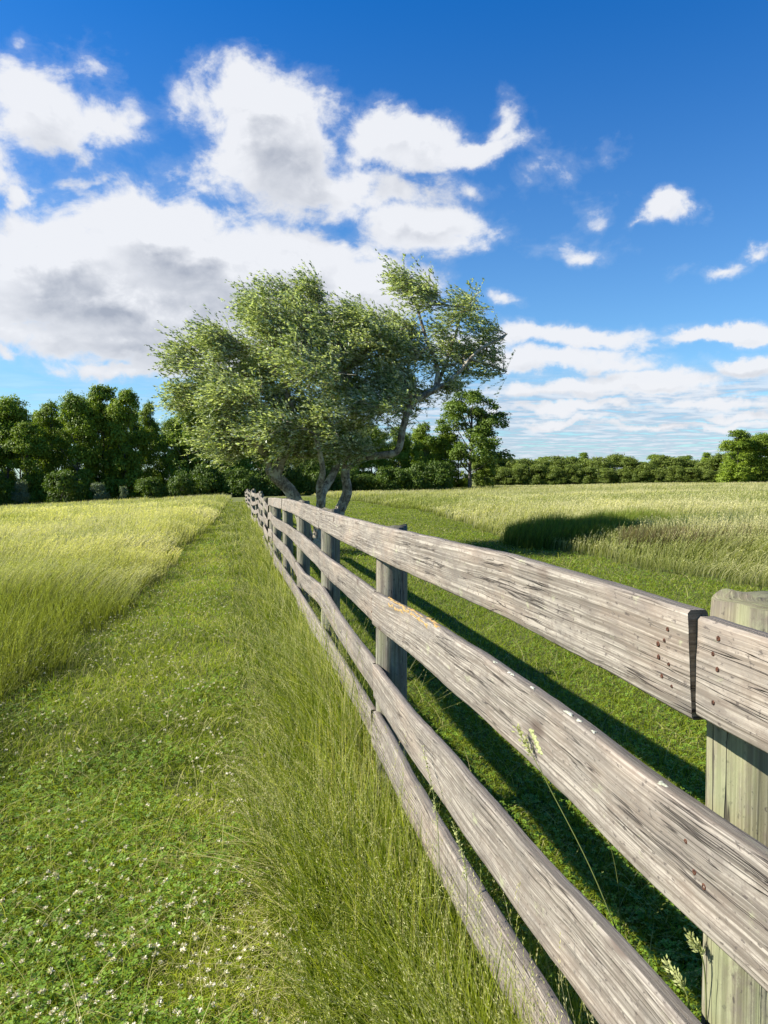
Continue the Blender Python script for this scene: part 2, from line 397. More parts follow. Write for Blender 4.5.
# clover blossoms: small globes of pale florets
x, y = scatter(7000, 1.4, 18, -42, 12, p=1.5); r = region(x, y); pn = fbm(x * 1.6 + 2, y * 1.6, 2)
k = ((r == 1) | (r == 0) & (x > -2.2)) & (rng.random(len(x)) < np.clip((pn - .30) * 3.2, 0.06, 1)) | (r == 2) & (y < 5) & (rng.random(len(x)) < .5)
x, y = x[k], y[k]; z = H(x, y) + rng.uniform(.06, .15, len(x)); ps = []
nf = 20; X_ = np.repeat(x, nf); Y_ = np.repeat(y, nf); Z_ = np.repeat(z, nf); dv = rng.normal(size=(len(X_), 3)); dv[:, 2] = np.abs(dv[:, 2]) * .9 - .2; dv /= np.linalg.norm(dv, axis=1, keepdims=True)
sz = np.repeat(rng.uniform(.0070, .0105, len(x)), nf); cc_ = colmix((.50, .44, .28), (.76, .72, .58), rng.random(len(X_)))
ps.append(spray(X_ + dv[:, 0] * sz * .6, Y_ + dv[:, 1] * sz * .6, Z_ + dv[:, 2] * sz * .6, sz * 1.2, sz * .55, dv, cc_))
n = len(x)
ps.append(blades(x, y, z - H(x, y), np.full(n, .0016), np.full(n, .05), rng.uniform(0, TAU, n), np.tile(G_M, (n, 1)), np.tile(G_L, (n, 1)), rows=3))
o = join('clover_blossoms', ps, M_FLOWER); tag(o, 'small white clover blossoms dotted over the mown path', 'clover', kind='stuff')

# meadows: blades, stems and pale seed plumes
def meadow(nm, lab, x, y, hb, straw, leanx, plume=True, hvar=None):
    n = len(x); D = np.hypot(x, y); pn = fbm(x * .5, y * .5, 3); pn2 = fbm(x * .08 + 3, y * .13, 3)
    hm = hb * (.50 + .62 * pn + .38 * fbm(x * 2.2 + 7, y * 1.6, 2)) * (hvar if hvar is not None else 1)
    t = rng.random(n)
    stem = rng.random(n) < (.32 + .22 * np.clip(D / 25, 0, 1) + (pn2 - .5) * .6)
    h = np.where(stem, hm * rng.uniform(.82, 1.12, n), hm * rng.uniform(.35, .85, n))
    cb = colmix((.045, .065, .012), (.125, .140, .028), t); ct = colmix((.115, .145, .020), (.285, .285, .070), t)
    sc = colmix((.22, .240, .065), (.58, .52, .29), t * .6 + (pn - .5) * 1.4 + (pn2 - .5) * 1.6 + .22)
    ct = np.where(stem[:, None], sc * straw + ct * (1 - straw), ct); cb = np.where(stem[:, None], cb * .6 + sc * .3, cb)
    ld = rng.normal(0, .75, n) + (fbm(x * .45 + 3, y * .35 + 8, 3) - .5) * 5.0 + leanx
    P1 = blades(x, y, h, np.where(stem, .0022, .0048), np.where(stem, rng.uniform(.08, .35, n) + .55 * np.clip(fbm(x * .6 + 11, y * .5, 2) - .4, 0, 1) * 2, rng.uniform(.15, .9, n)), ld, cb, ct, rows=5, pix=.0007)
    ps = [P1]
    if plume:
        k = stem & (D < 60); V = P1[0].reshape(n, 5, 2, 3).mean(2)[k]; c = sc[k]; Dk = D[k]
        top = V[:, 4]; sec = V[:, 3]
        for nf, sel in ((9, Dk < 7), (5, (Dk >= 7) & (Dk < 18)), (2, Dk >= 18)):
            m_ = sel & (rng.random(len(Dk)) < .8); T_ = top[m_]; S_ = sec[m_]; C_ = c[m_]; D_ = Dk[m_]; ax_ = T_ - S_
            for j in range(nf):
                f = rng.uniform(.15, 1.08, len(T_)); pp = S_ + ax_ * f[:, None]; of = rng.normal(0, 1, (len(T_), 3)); of[:, 2] *= .4
                wdt = np.maximum(.007, D_ * .0006)
                pp = pp + of * wdt[:, None] * .9 * (1.15 - f)[:, None]
                dv = ax_ / (np.linalg.norm(ax_, axis=1, keepdims=True) + 1e-9) + of * .35; dv /= np.linalg.norm(dv, axis=1, keepdims=True)
                ps.append(spray(pp[:, 0], pp[:, 1], pp[:, 2], np.maximum(.016, D_ * .0018), np.maximum(.0034, D_ * .0007), dv, C_ * 1.15))
    o = join(nm, ps, M_BLADE); return tag(o, lab, 'grass', kind='stuff')
x, y = scatter(560000, 1.6, 150, -56, 4, p=1.55); r = region(x, y); k = (r == 0) & far_ok(x, y); x, y = x[k], y[k]
edgef = np.clip((left_bound(y) - x + edge(x, y, 1.3, 1.4)) / 1.1, 0, 1) ** .8
meadow('left_meadow_grass', 'tall pale seeding meadow grass left of the mown path', x, y, .70, .85, 0.0, hvar=.50 + .50 * edgef)
x, y = scatter(700000, 4.5, 260, 0, 62, p=1.5); r = region(x, y); k = (r == 4); x, y = x[k], y[k]
meadow('right_meadow_grass', 'tall pale seeding meadow grass beyond the mown strip on the right', x, y, .66, .8, 0.0, hvar=.42 + .58 * np.clip((x - right_bound(y) + edge(x, y, 1.6, .9)) / 1.8, 0, 1))

# rank grass standing along the fence
def strip(n, f):
    x, y = scatter(n, 1.1, 80, -45, 45, p=1.8); r = region(x, y); k = (r == 2); return x[k], y[k]
x, y = strip(420000, 1); n = len(x); D = np.hypot(x, y)
pn = fbm(x * 1.4, y * .8, 3); under = np.clip((x - .1) / .4, 0, 1); t = rng.random(n)
hm = np.where(x > .6, .42, .17 + .29 * under) * (.30 + 1.4 * pn)
hm = hm * np.clip(1.08 - D * .02, .75, 1.1)
stem = (rng.random(n) < .085 + .11 * np.clip(D / 9, 0, 1) + .10 * (fbm(x * 2 + 4, y * 1.2, 2) > .6))
h = np.where(stem, hm * rng.uniform(1.0, 1.7, n), hm * rng.uniform(.35, 1.35, n) ** .8)
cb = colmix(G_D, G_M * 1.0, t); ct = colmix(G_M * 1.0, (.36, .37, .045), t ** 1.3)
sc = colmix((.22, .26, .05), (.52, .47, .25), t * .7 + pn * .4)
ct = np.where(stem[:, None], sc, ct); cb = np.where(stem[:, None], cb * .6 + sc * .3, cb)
ld = rng.normal(math.pi * .85, 1.35, n) + (fbm(x * 1.1, y * .7 + 5, 2) - .5) * 2.5; lean = np.where(stem, rng.uniform(.2, .9, n), rng.uniform(.1, 1.0, n))
toward = x + np.cos(ld) * lean * h
lean = np.where((x < .55) & (toward > .575), .12, lean)
dead = (~stem) & (rng.random(n) < .10 + .35 * np.clip((fbm(x * 1.7 + 9, y * 1.1 + 2, 3) - .5) * 4, 0, 1)); h[dead] *= .7; ct[dead] = STRAW * 1.1; cb[dead] = PALE; lean[dead] = rng.uniform(.8, 2.2, dead.sum()) * (x[dead] < .3)
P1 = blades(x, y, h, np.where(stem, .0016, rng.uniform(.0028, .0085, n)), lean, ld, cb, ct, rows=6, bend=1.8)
ps = [P1]; V = P1[0].reshape(n, 6, 2, 3).mean(2)
k = stem & (D < 35); T_ = V[k][:, 5]; S_ = V[k][:, 4]; Dk = D[k]; C_ = sc[k]; ax_ = T_ - S_
for j in range(16):
    m_ = (Dk < 8) | (j < 3); f = rng.uniform(-.1, 1.05, m_.sum()); of = rng.normal(0, 1, (m_.sum(), 3)); pp = S_[m_] + ax_[m_] * f[:, None]
    wdt = np.maximum(.0036, Dk[m_] * .0006); pp = pp + of * wdt[:, None] * .8 * (1.25 - np.clip(f, 0, 1))[:, None]
    dv = ax_[m_] / (np.linalg.norm(ax_[m_], axis=1, keepdims=True) + 1e-9) + of * .3; dv /= np.linalg.norm(dv, axis=1, keepdims=True)
    ps.append(spray(pp[:, 0], pp[:, 1], pp[:, 2], np.maximum(.0080, Dk[m_] * .0016), np.maximum(.0019, Dk[m_] * .0005), dv, C_[m_] * 1.15))
o = join('fence_line_grass', ps, M_BLADE); tag(o, 'rank uncut grass with seed heads leaning out along the foot of the fence', 'grass', kind='stuff')

# dark patch of taller coarse grass standing out into the mown strip
n = 42000; cxy = np.array([(7.3, 16.6, 1.1, 1.3), (8.3, 16.4, 1.2, 1.2), (9.2, 17.6, 1.2, 1.2), (10.6, 18.6, 1.5, 1.3), (8.9, 15.6, 1.2, .8)]); pick = rng.integers(0, 5, n); c_ = cxy[pick]
rr_ = np.sqrt(rng.random(n)); aa = rng.uniform(0, TAU, n); x = c_[:, 0] + np.cos(aa) * rr_ * c_[:, 2]; y = c_[:, 1] + np.sin(aa) * rr_ * c_[:, 3]
h = (.90 - .35 * rr_) * rng.uniform(.6, 1.08, n) * np.where(pick == 4, .7, 1); t = rng.random(n)
cb = colmix((.05, .085, .009), (.09, .14, .012), t); ct = colmix((.10, .155, .016), (.26, .29, .05), t)
ru = rng.random(n) < .10; ct[ru] = (.16, .095, .05)
o = join('coarse_grass_clump', [blades(x, y, h, rng.uniform(.007, .013, n), rng.uniform(.1, .5, n), rng.normal(0, 1, n), cb, ct, rows=4)], M_BLADE)
tag(o, 'dark clump of taller coarse grass at the edge of the right meadow', 'grass', kind='stuff')
n = 9000; aa = rng.uniform(0, TAU, n); rr_ = np.sqrt(rng.random(n)); x = 9.6 + np.cos(aa) * rr_ * 1.9; y = 14.0 + np.sin(aa) * rr_ * 1.2
h = rng.uniform(.25, .62, n); cb = np.tile((.05, .07, .02), (n, 1)); ct = colmix((.09, .10, .04), (.20, .13, .07), rng.random(n))
o = join('dock_weed_patch', [blades(x, y, h, rng.uniform(.006, .012, n), rng.uniform(.05, .4, n), rng.normal(0, 1, n), cb, ct, rows=4)], M_BLADE)
tag(o, 'brownish patch of seeding dock and weeds in front of the right meadow', 'weeds', kind='stuff')

# ------------------------------------------------------------------ weathered wood
def wood(name, light, dark, green=0.0, round_=False):
    m, t, out = mat_new(name)
    a = t.node('ShaderNodeAttribute', attribute_name='grain'); u, v, _ = t.sep(a.outputs['Vector'])
    oi = t.node('ShaderNodeObjectInfo'); rnd = oi.outputs['Random']
    u = t.m('ADD', u, t.m('MULTIPLY', rnd, 37.0)); v0 = v; v = t.m('ADD', v, t.m('MULTIPLY', rnd, 3.0))
    big = t.noise(t.comb(t.m('MULTIPLY', u, .8), t.m('MULTIPLY', v, 5.5), 0), 1.0, 1.5, .4)
    ring = t.m('ADD', t.m('MULTIPLY', v, 62.0 if not round_ else 30.0), t.m('MULTIPLY', big, 8.0))
    fine = t.noise(t.comb(t.m('MULTIPLY', u, 2.2), t.m('MULTIPLY', v, 230.0), 1.3), 1.0, 3, .6)
    med = t.noise(t.comb(t.m('MULTIPLY', u, 2.2), t.m('MULTIPLY', v, 55.0), 4.0), 1.0, 4, .6)
    fr = t.m('FRACT', t.m('ADD', ring, t.m('MULTIPLY', med, .35)))
    late = t.m('MULTIPLY', t.ramp(fr, .0, .72), t.ramp(fr, 1.0, .86))
    sel = t.ramp(t.noise(t.comb(t.m('MULTIPLY', u, 1.1), t.m('MULTIPLY', v, 7.0), 9.0), 1.0, 3, .55), .38, .62)
    late = t.m('MULTIPLY', late, t.m('MULTIPLY_ADD', sel, .75, .25))
    c = t.mix(t.ramp(fine, .36, .64), dark, light)
    c = t.mix(t.m('MULTIPLY', late, .46), c, rgb(dark[0] * .62, dark[1] * .58, dark[2] * .56))
    bl = t.noise(t.comb(t.m('MULTIPLY', u, 14.0), t.m('MULTIPLY', v, 30.0), 7.0), 1.0, 9, .75)
    c = t.mix(t.m('MULTIPLY', t.ramp(bl, .46, .60), .62), c, rgb(.125, .102, .082))
    tan_ = t.noise(t.comb(t.m('MULTIPLY', u, 1.6), t.m('MULTIPLY', v, 4.0), 17.0), 1.0, 4, .6)
    c = t.mix(t.m('MULTIPLY', t.ramp(tan_, .45, .65), .30), c, rgb(.30, .225, .165))
    wet = t.noise(t.comb(t.m('MULTIPLY', u, 4.5), t.m('MULTIPLY', v, 11.0), 41.0), 1.0, 9, .72)
    c = t.mix(t.m('MULTIPLY', t.ramp(wet, .47, .62), .42), c, rgb(.120, .108, .095))
    # fine black specks
    sp = t.noise(t.comb(t.m('MULTIPLY', u, 60.0), t.m('MULTIPLY', v, 110.0), 2.0), 1.0, 3, .6)
    c = t.mix(t.m('MULTIPLY', t.ramp(sp, .60, .68), .7), c, rgb(.055, .045, .040))
    # knots
    kv = t.node('ShaderNodeTexVoronoi'); kv.inputs['Scale'].default_value = 1.0; kv.inputs['Randomness'].default_value = 1.0
    t.put(kv.inputs['Vector'], t.comb(t.m('MULTIPLY', u, 2.6), t.m('MULTIPLY', v, 5.2), 0.0))
    kd = t.m('ADD', kv.outputs['Distance'], t.m('MULTIPLY', t.m('SUBTRACT', med, .5), .08))
    c = t.mix(t.m('MULTIPLY', t.ramp(kd, .13, .05), .8), c, rgb(.085, .062, .048))
    # lichen
    ln = t.noise(t.comb(t.m('MULTIPLY', u, 9.0), t.m('MULTIPLY', v, 16.0), 21.0), 1.0, 6, .7)
    c = t.mix(t.m('MULTIPLY', t.ramp(ln, .60 - .05 * green, .70), .55), c, rgb(.33, .35, .20))
    if green: 
        gn = t.noise(t.comb(t.m('MULTIPLY', u, 2.0), t.m('MULTIPLY', v, 26.0), 3.0), 1.0, 4, .6)
        c = t.mix(t.m('MULTIPLY', t.ramp(gn, .40, .62), green), c, rgb(.25, .27, .13))
    # drying cracks along the grain
    ck = t.noise(t.comb(t.m('MULTIPLY', u, 1.7), t.m('MULTIPLY', v, 62.0 if not round_ else 44.0), 31.0), 1.0, 3, .45)
    crack = t.ramp(t.m('ABSOLUTE', t.m('SUBTRACT', ck, .5)), .017, .0)
    crack = t.m('MULTIPLY', crack, t.ramp(t.noise(t.comb(t.m('MULTIPLY', u, 1.9), t.m('MULTIPLY', v, 9.0), 12.0), 1.0, 2, .5), .45 if round_ else .47, .56))
    c = t.mix(t.m('MULTIPLY', crack, .85), c, rgb(.035, .028, .024))
    ac = t.node('ShaderNodeAttribute', attribute_name='col')
    c = t.mix(1.0, c, ac.outputs['Color'], 'MULTIPLY')
    b = t.node('ShaderNodeBsdfPrincipled'); t.put(b.inputs['Base Color'], c)
    b.inputs['Roughness'].default_value = .85; b.inputs['Specular IOR Level'].default_value = .2
    hgt = t.m('SUBTRACT', t.m('ADD', t.m('MULTIPLY', fine, .45), t.m('MULTIPLY', late, .28)), t.m('MULTIPLY', crack, 1.6))
    hgt = t.m('ADD', hgt, t.m('MULTIPLY', bl, .35))
    bu = t.node('ShaderNodeBump'); bu.inputs['Strength'].default_value = .8; bu.inputs['Distance'].default_value = .003
    t.put(bu.inputs['Height'], hgt); t.l.new(bu.outputs[0], b.inputs['Normal'])
    t.l.new(b.outputs[0], out.inputs[0]); return m
M_BOARD = wood('weathered_board', rgb(.335, .300, .250), rgb(.135, .118, .095))
M_POST = wood('weathered_post', rgb(.29, .275, .215), rgb(.12, .11, .08), .30, True)
M_NEARPOST = wood('green_stained_post', rgb(.30, .285, .18), rgb(.135, .13, .072), .55, True)
def simple(name, c, rough=.8, nscale=None, c2=None):
    m, t, out = mat_new(name); b = t.node('ShaderNodeBsdfPrincipled'); b.inputs['Roughness'].default_value = rough; b.inputs['Specular IOR Level'].default_value = .2
    if c2:
        tc = t.node('ShaderNodeTexCoord'); n = t.noise(tc.outputs['Object'], nscale, 6, .7); t.put(b.inputs['Base Color'], t.mix(t.ramp(n, .4, .6), c, c2))
        bu = t.node('ShaderNodeBump'); bu.inputs['Strength'].default_value = .8; bu.inputs['Distance'].default_value = .003; t.put(bu.inputs['Height'], n); t.l.new(bu.outputs[0], b.inputs['Normal'])
    else: b.inputs['Base Color'].default_value = c
    t.l.new(b.outputs[0], out.inputs[0]); return m
M_RUST = simple('rusty_nail', rgb(.11, .045, .025), .9, 300, rgb(.03, .018, .014))
M_LICHEN_Y = simple('orange_lichen', rgb(.36, .20, .045), .95, 120, rgb(.27, .22, .12))
M_LICHEN_W = simple('pale_lichen', rgb(.46, .45, .37), .95, 120, rgb(.26, .27, .19))
M_LICHEN_G = simple('green_lichen', rgb(.36, .38, .17), .95, 160, rgb(.20, .22, .09))

fence = empty('board_fence', (FX, .9, 0))
tag(fence, 'weathered grey four-board wooden fence running from the right foreground to the far trees', 'fence')
FB = Vector((FX, .9, 0))
def place(o, x, y, z):
    me = o.data; v = np.empty(len(me.vertices) * 3, np.float32); me.vertices.foreach_get('co', v); v = v.reshape(-1, 3) - np.array((x, y, z), np.float32)
    me.vertices.foreach_set('co', v.ravel()); me.update(); o.location = (x - FB.x, y - FB.y, z - FB.z)
# lateral wander of the fence line
def fx(y): return (0.0 if y < 9 else 1.0) * min(1, (y - 9) / 10) * (.09 * math.sin(y * .31 + .6) + .05 * math.sin(y * .93)) if y >= 9 else 0.0
# ground along the line
def gz(y): return Hs(.65, y) if y > 10 else Hs(.65, y) * 1.0
def post(y, r, top, x=None, mat=M_POST, k=22, lean=(0, 0), facets=0.10, tops=0.006):
    acc = Acc(); x = .597 + .0145 + r if x is None else x; x += fx(y); z0 = gz(y) - .10; n = 26; V = []; U = []; C = []
    ph = rng.uniform(0, TAU); kk = k * 2
    rd = 1 + facets * .5 * np.cos(np.arange(kk) * TAU / kk * 3 + ph) * .5
    cracks = rng.choice(kk, 5, replace=False)
    groove = np.ones(kk); groove[cracks] = .93
    for i in range(n):
        t = i / (n - 1); z = z0 + (top - z0) * t
        for j in range(kk):
            a = TAU * j / kk; rr = r * rd[j] * (groove[j] if t > .1 else 1) * (1 + .012 * math.sin(7 * t + j))
            if i == n - 1: rr *= .955
            V.append((x + lean[0] * t + math.cos(a) * rr, y + lean[1] * t + math.sin(a) * rr, z + (tops * math.sin(a * 2 + ph) + tops * .7 * math.sin(a * 5 + ph) if i == n - 1 else 0)))
            U.append((z, a * r)); C.append((1, 1, 1, 1))
    F = [(i * kk + j, i * kk + (j + 1) % kk, (i + 1) * kk + (j + 1) % kk, (i + 1) * kk + j) for i in range(n - 1) for j in range(kk)]
    b = (n - 1) * kk; V.append((x + lean[0], y + lean[1], top - .004)); U.append((0, 0)); C.append((.62, .6, .58, 1)); F += [(b + j, b + (j + 1) % kk, len(V) - 1) for j in range(kk)]
    for j in range(kk): C[b + j] = (.78, .76, .74, 1)
    acc.add(V, F, np.array(C), np.array(U)); o = acc.build('post', mat, fence); place(o, x, y, z0); return o
POSTY = [0.93, 3.36, 5.70, 8.25, 10.65, 13.1, 15.5]
while POSTY[-1] < 84: POSTY.append(POSTY[-1] + 2.44 + rng.uniform(-.06, .06))
def top_line(y):
    ys = [-3.5, .8, 1.1, 1.6, 2.58, 4.47, 5.41, 6.53, 7.93, 8.88, 11.65, 15.9]; zs = [1.345, 1.352, 1.356, 1.355, 1.333, 1.299, 1.291, 1.292, 1.279, 1.270, 1.218, 1.11]
    if y <= 15.9: return float(np.interp(y, ys, zs))
    return gz(y) + 1.27 + .10 * math.sin(y * .21 + 1) + .07 * math.sin(y * .77)
MID = {2: ([-3.5, .73, 1.0, 1.3, 1.8, 2.55, 3.33, 4.48, 5.42, 7.56, 9.6, 12], [1.09, 1.083, 1.075, 1.080, 1.076, 1.052, 1.006, .992, .970, .962, .93, .88]),
       3: ([-3.5, .88, 1.1, 1.37, 1.7, 2.13, 2.58, 3.26, 4.06, 4.89, 5.64, 6.3, 7.21, 7.84, 9.92, 12], [.775, .767, .758, .736, .722, .704, .68, .67, .672, .680, .700, .665, .604, .600, .61, .57]),
       4: ([-3.5, .8, 1.39, 1.7, 1.96, 2.27, 2.61, 2.98, 3.44, 4.63, 9.53, 12], [.47, .475, .477, .460, .444, .434, .430, .445, .450, .405, .30, .26])}
OFF = {1: 0, 2: -.30, 3: -.62, 4: -.93}
def line(row, y):
    if row == 1: return top_line(y)
    ys, zs = MID[row]
    if y <= ys[-1]: return float(np.interp(y, ys, zs))
    a = top_line(y) + OFF[row] + .03 * math.sin(y * 1.3 + row)
    w_ = min(1, (y - ys[-1]) / 3); return zs[-1] * (1 - w_) + a * w_ if w_ < 1 else a
FACE = {}
def board(row, ya, yb, hgt=.150, thick=.027, xo=0.0, xa=0.0, xb=0.0, zoff=(0, 0), rough=1.0, wrap=0.0, name='board', lab=None, dy=.05, tone=None, nseg=None):
    acc = Acc(); n = max(8, int((yb - ya) / (dy if ya < 6 else .16))); V = []; U = []; C = []
    seed = rng.uniform(0, 100); tone = tone if tone is not None else rng.uniform(.80, 1.10)
    nv = 8
    # cross-section going round: outer face (toward -x) low to high, top, inner face, bottom
    prof = [(0, t) for t in np.linspace(.03, .97, nv)] + [(.12, 1), (.5, 1.0), (.88, 1)] + [(1, t) for t in np.linspace(.97, .03, nv)] + [(.88, 0), (.5, 0), (.12, 0)]
    k = len(prof); u0 = rng.uniform(0, 50)
    for i in range(n + 1):
        s = i / n; y = ya + (yb - ya) * s
        zt = line(row, y) + zoff[0] * (1 - s) + zoff[1] * s
        zt += (vnoise(y * 5 + seed, 1.5) - .5) * .0035 * rough + (vnoise(y * 31 + seed, 4.5) - .5) * .0022 * rough
        hb = hgt + (vnoise(y * 4 + seed, 8.5) - .5) * .004 * rough
        xw = .597 + fx(y) + xo + xa * max(0, 1 - s * (yb - ya) / .8) ** 2 + xb * max(0, 1 - (1 - s) * (yb - ya) / .8) ** 2 + (vnoise(y * .9 + seed, 2.2) - .5) * .012
        twist = .010 * math.sin(s * 5 + seed)
        for j, (a, t) in enumerate(prof):
            dent = (vnoise(y * 22 + seed, t * 9) - .5) * .0022
            yy = y + ((vnoise(t * 3 + seed, 3.0) - .5) * .004 if i in (0, n) else 0)
            V.append((xw + a * thick + twist * (t - .5) + wrap * (t - .5) ** 2 + (dent if a in (0, 1) else 0), yy, zt - hb * (1 - t)))
            U.append((u0 + y, t * hgt + (0 if a < .5 else .4 + a * .2) + (a * thick * .9 if t in (0, 1) else 0)))
            tn = tone * (1.0 if a < .95 else .9); C.append((tn, tn * .99, tn * .975, 1))
    F = [(i * k + j, (i + 1) * k + j, (i + 1) * k + (j + 1) % k, i * k + (j + 1) % k) for i in range(n) for j in range(k)]
    acc.add(V, F, np.array(C), np.array(U))
    for e, rev in ((0, False), (n, True)):      # end grain
        EV = [V[e * k + j] for j in range(k)]; idx = tuple(range(k)) if not rev else tuple(range(k - 1, -1, -1))
        acc.add(EV, [idx], (tone * .9, tone * .80, tone * .66, 1), np.array([(EV[j][0] * 3, EV[j][2]) for j in range(k)]))
    o = acc.build(name, M_BOARD, fence); place(o, .597 + fx((ya + yb) / 2), (ya + yb) / 2, line(row, (ya + yb) / 2) - hgt / 2)
    if lab: o['label'] = lab
    def face(y, t):
        s = (y - ya) / (yb - ya)
        xw = .597 + fx(y) + xo + xa * max(0, 1 - s * (yb - ya) / .8) ** 2 + xb * max(0, 1 - (1 - s) * (yb - ya) / .8) ** 2 + (vnoise(y * .9 + seed, 2.2) - .5) * .012
        zt = line(row, y) + zoff[0] * (1 - s) + zoff[1] * s + (vnoise(y * 5 + seed, 1.5) - .5) * .0035 * rough + (vnoise(y * 31 + seed, 4.5) - .5) * .0022 * rough
        return float(xw + .010 * math.sin(s * 5 + seed) * (t - .5)), float(zt)
    FACE[o.name] = (face, hgt)
    return o
def stud(parent, x, y, z, r=.0045, kind='nail'):
    fc, hg = FACE[parent.name]; _, zt = fc(y, .5); x, _ = fc(y, 1 - (zt - z) / hg)
    acc = Acc(); k = 9; V = []
    for (rr, dx_) in ((r * 1.15, .002), (r, -.0012), (r * .55, -.0016), (r * .3, -.0004)):
        for j in range(k):
            a = TAU * j / k; q = rr * (1 + .10 * math.sin(3 * a + y * 50)); V.append((x + dx_, y + math.cos(a) * q, z + math.sin(a) * q))
    F = [(i * k + j, i * k + (j + 1) % k, (i + 1) * k + (j + 1) % k, (i + 1) * k + j) for i in range(3) for j in range(k)] + [tuple(range(3 * k, 4 * k))]
    acc.add(V, F); o = acc.build(kind, M_RUST, parent)
    pl = parent.location; me = o.data
    for v in me.vertices: v.co = v.co - Vector((pl.x + FB.x, pl.y + FB.y, pl.z + FB.z))
    return o
def crust(parent, pts, mat, name='lichen', seed=0, face='left'):
    """thin irregular crust growing on a board: pts = list of (x,y,z,r) patches"""
    acc = Acc(); pl = parent.location + FB
    for (x, y, z, ry, rz) in pts:
        fc, hg = FACE[parent.name]; xf, zt = fc(y, 1.0)
        if face == 'top': x, z = xf + .004 + (x - .597), zt
        else: x = fc(y, max(0, 1 - (zt - z) / hg))[0]
        k = 14; V = [(x - .0022 if face == 'left' else x, y, z + (.0022 if face == 'top' else 0))]
        for ring, f in ((1, .6), (2, 1.0)):
            for j in range(k):
                a = TAU * j / k; q = f * (1 + .35 * math.sin(3 * a + y * 70 + seed) + .2 * math.sin(5 * a + z * 90)) * random.uniform(.85, 1.1)
                if face == 'left': V.append((x - (.0022 if ring == 1 else -.0015), y + math.cos(a) * ry * q, z + math.sin(a) * rz * q))
                else: V.append((x + math.sin(a) * rz * q, y + math.cos(a) * ry * q, z + (.0022 if ring == 1 else -.0015)))
        F = [(0, 1 + j, 1 + (j + 1) % k) for j in range(k)] + [(1 + j, 1 + k + j, 1 + k + (j + 1) % k, 1 + (j + 1) % k) for j in range(k)]
        acc.add([(a - pl.x, b - pl.y, c - pl.z) for a, b, c in V], F)
    return acc.build(name, mat, parent)

for i, y in enumerate(POSTY):
    if i == 0: post(y, .086, 1.356, x=.757, mat=M_NEARPOST, facets=.35, tops=.004)['label'] = 'thick green-stained near post'
    elif y < 16: post(y, .073, top_line(y) - .012 + (.012 if i > 1 else 0), lean=(rng.uniform(-.01, .01), 0))
    else: post(y, .070, top_line(y) + rng.uniform(-.02, .06), lean=(rng.uniform(-.05, .05), rng.uniform(-.03, .03)))
post(-1.50, .075, 1.36)
# near boards, as measured
bA = board(1, .885, 5.70, .150, .030, xa=-.009, zoff=(0, 0), lab='top board with nail holes at its split near end', tone=1.06)
bB = board(1, -3.9, .882, .134, .026, zoff=(0, -.008), xb=.002, tone=1.0)
b2 = board(2, -1.5, 3.345, .152, .030, lab='second board with orange lichen on its upper edge', tone=1.0)
b2b = board(2, 3.36, 8.25, .150, .028, xa=.006)
b3 = board(3, -1.5, 3.335, .158, .030, tone=.97, rough=1.5)
b3b = board(3, 3.36, 8.25, .150, .030, xa=.008, rough=1.5)
b4 = board(4, -1.5, 3.34, .150, .032, tone=.95, rough=2.0)
b4b = board(4, 3.36, 8.25, .145, .028, rough=1.5)
b1b = board(1, 5.712, 10.65, .160, .028, xa=.004)
for row in (1, 2, 3, 4):
    ys = 10.65 if row == 1 else 8.25
    i = [j for j, q in enumerate(POSTY) if abs(q - ys) < .2][0]
    while i + 2 < len(POSTY):
        z_ = (rng.uniform(-.03, .03), rng.uniform(-.03, .03)) if i > 5 else (0, 0)
        board(row, POSTY[i] + .012, POSTY[i + 2], .150, .026, zoff=z_, dy=.2, xo=rng.uniform(-.006, .012), rough=1.4); i += 2
# nails of the near joints
for (y, z) in ((.935, 1.318), (.945, 1.300), (.962, 1.291), (.936, 1.268), (.962, 1.272), (.955, 1.246), (.930, 1.238)): stud(bA, .5855 + (y - .885) * .05, y, z, random.uniform(.0022, .0046))
for (y, z) in ((.838, 1.325), (.848, 1.303), (.838, 1.285), (.845, 1.240)): stud(bB, .600, y, z, random.uniform(.0028, .0040))
for (y, z) in ((.900, 1.030), (.878, .998), (.856, .990)): stud(b2, .5965, y, z, random.uniform(.0032, .0046))
for (y, z) in ((3.40, .965), (3.41, .90)): stud(b2b, .602, y, z, .005)
# lichens on the second board
crust(b2, [(.606 + random.uniform(-.008, .008), 2.25 + q, line(2, 2.25 + q) + .0006, random.uniform(.03, .07), random.uniform(.004, .009)) for q in np.linspace(0, .8, 13)], M_LICHEN_Y, face='top')['label'] = 'orange-yellow lichen'
crust(b2, [(.5975, 2.35 + q, line(2, 2.35 + q) - random.uniform(.004, .022), random.uniform(.02, .05), random.uniform(.004, .009)) for q in np.linspace(0, .6, 12)], M_LICHEN_Y)
for q in (1.72, 1.62, 1.60, 1.48, 1.30, 1.26, 1.20, .98): crust(b2, [(.604, q, 0, random.uniform(.008, .016), .005)], M_LICHEN_W, face='top')
crust(b2, [(.5965, 1.40 + k * .012, .972 + k * .006, .014, .008) for k in range(5)], M_LICHEN_G)

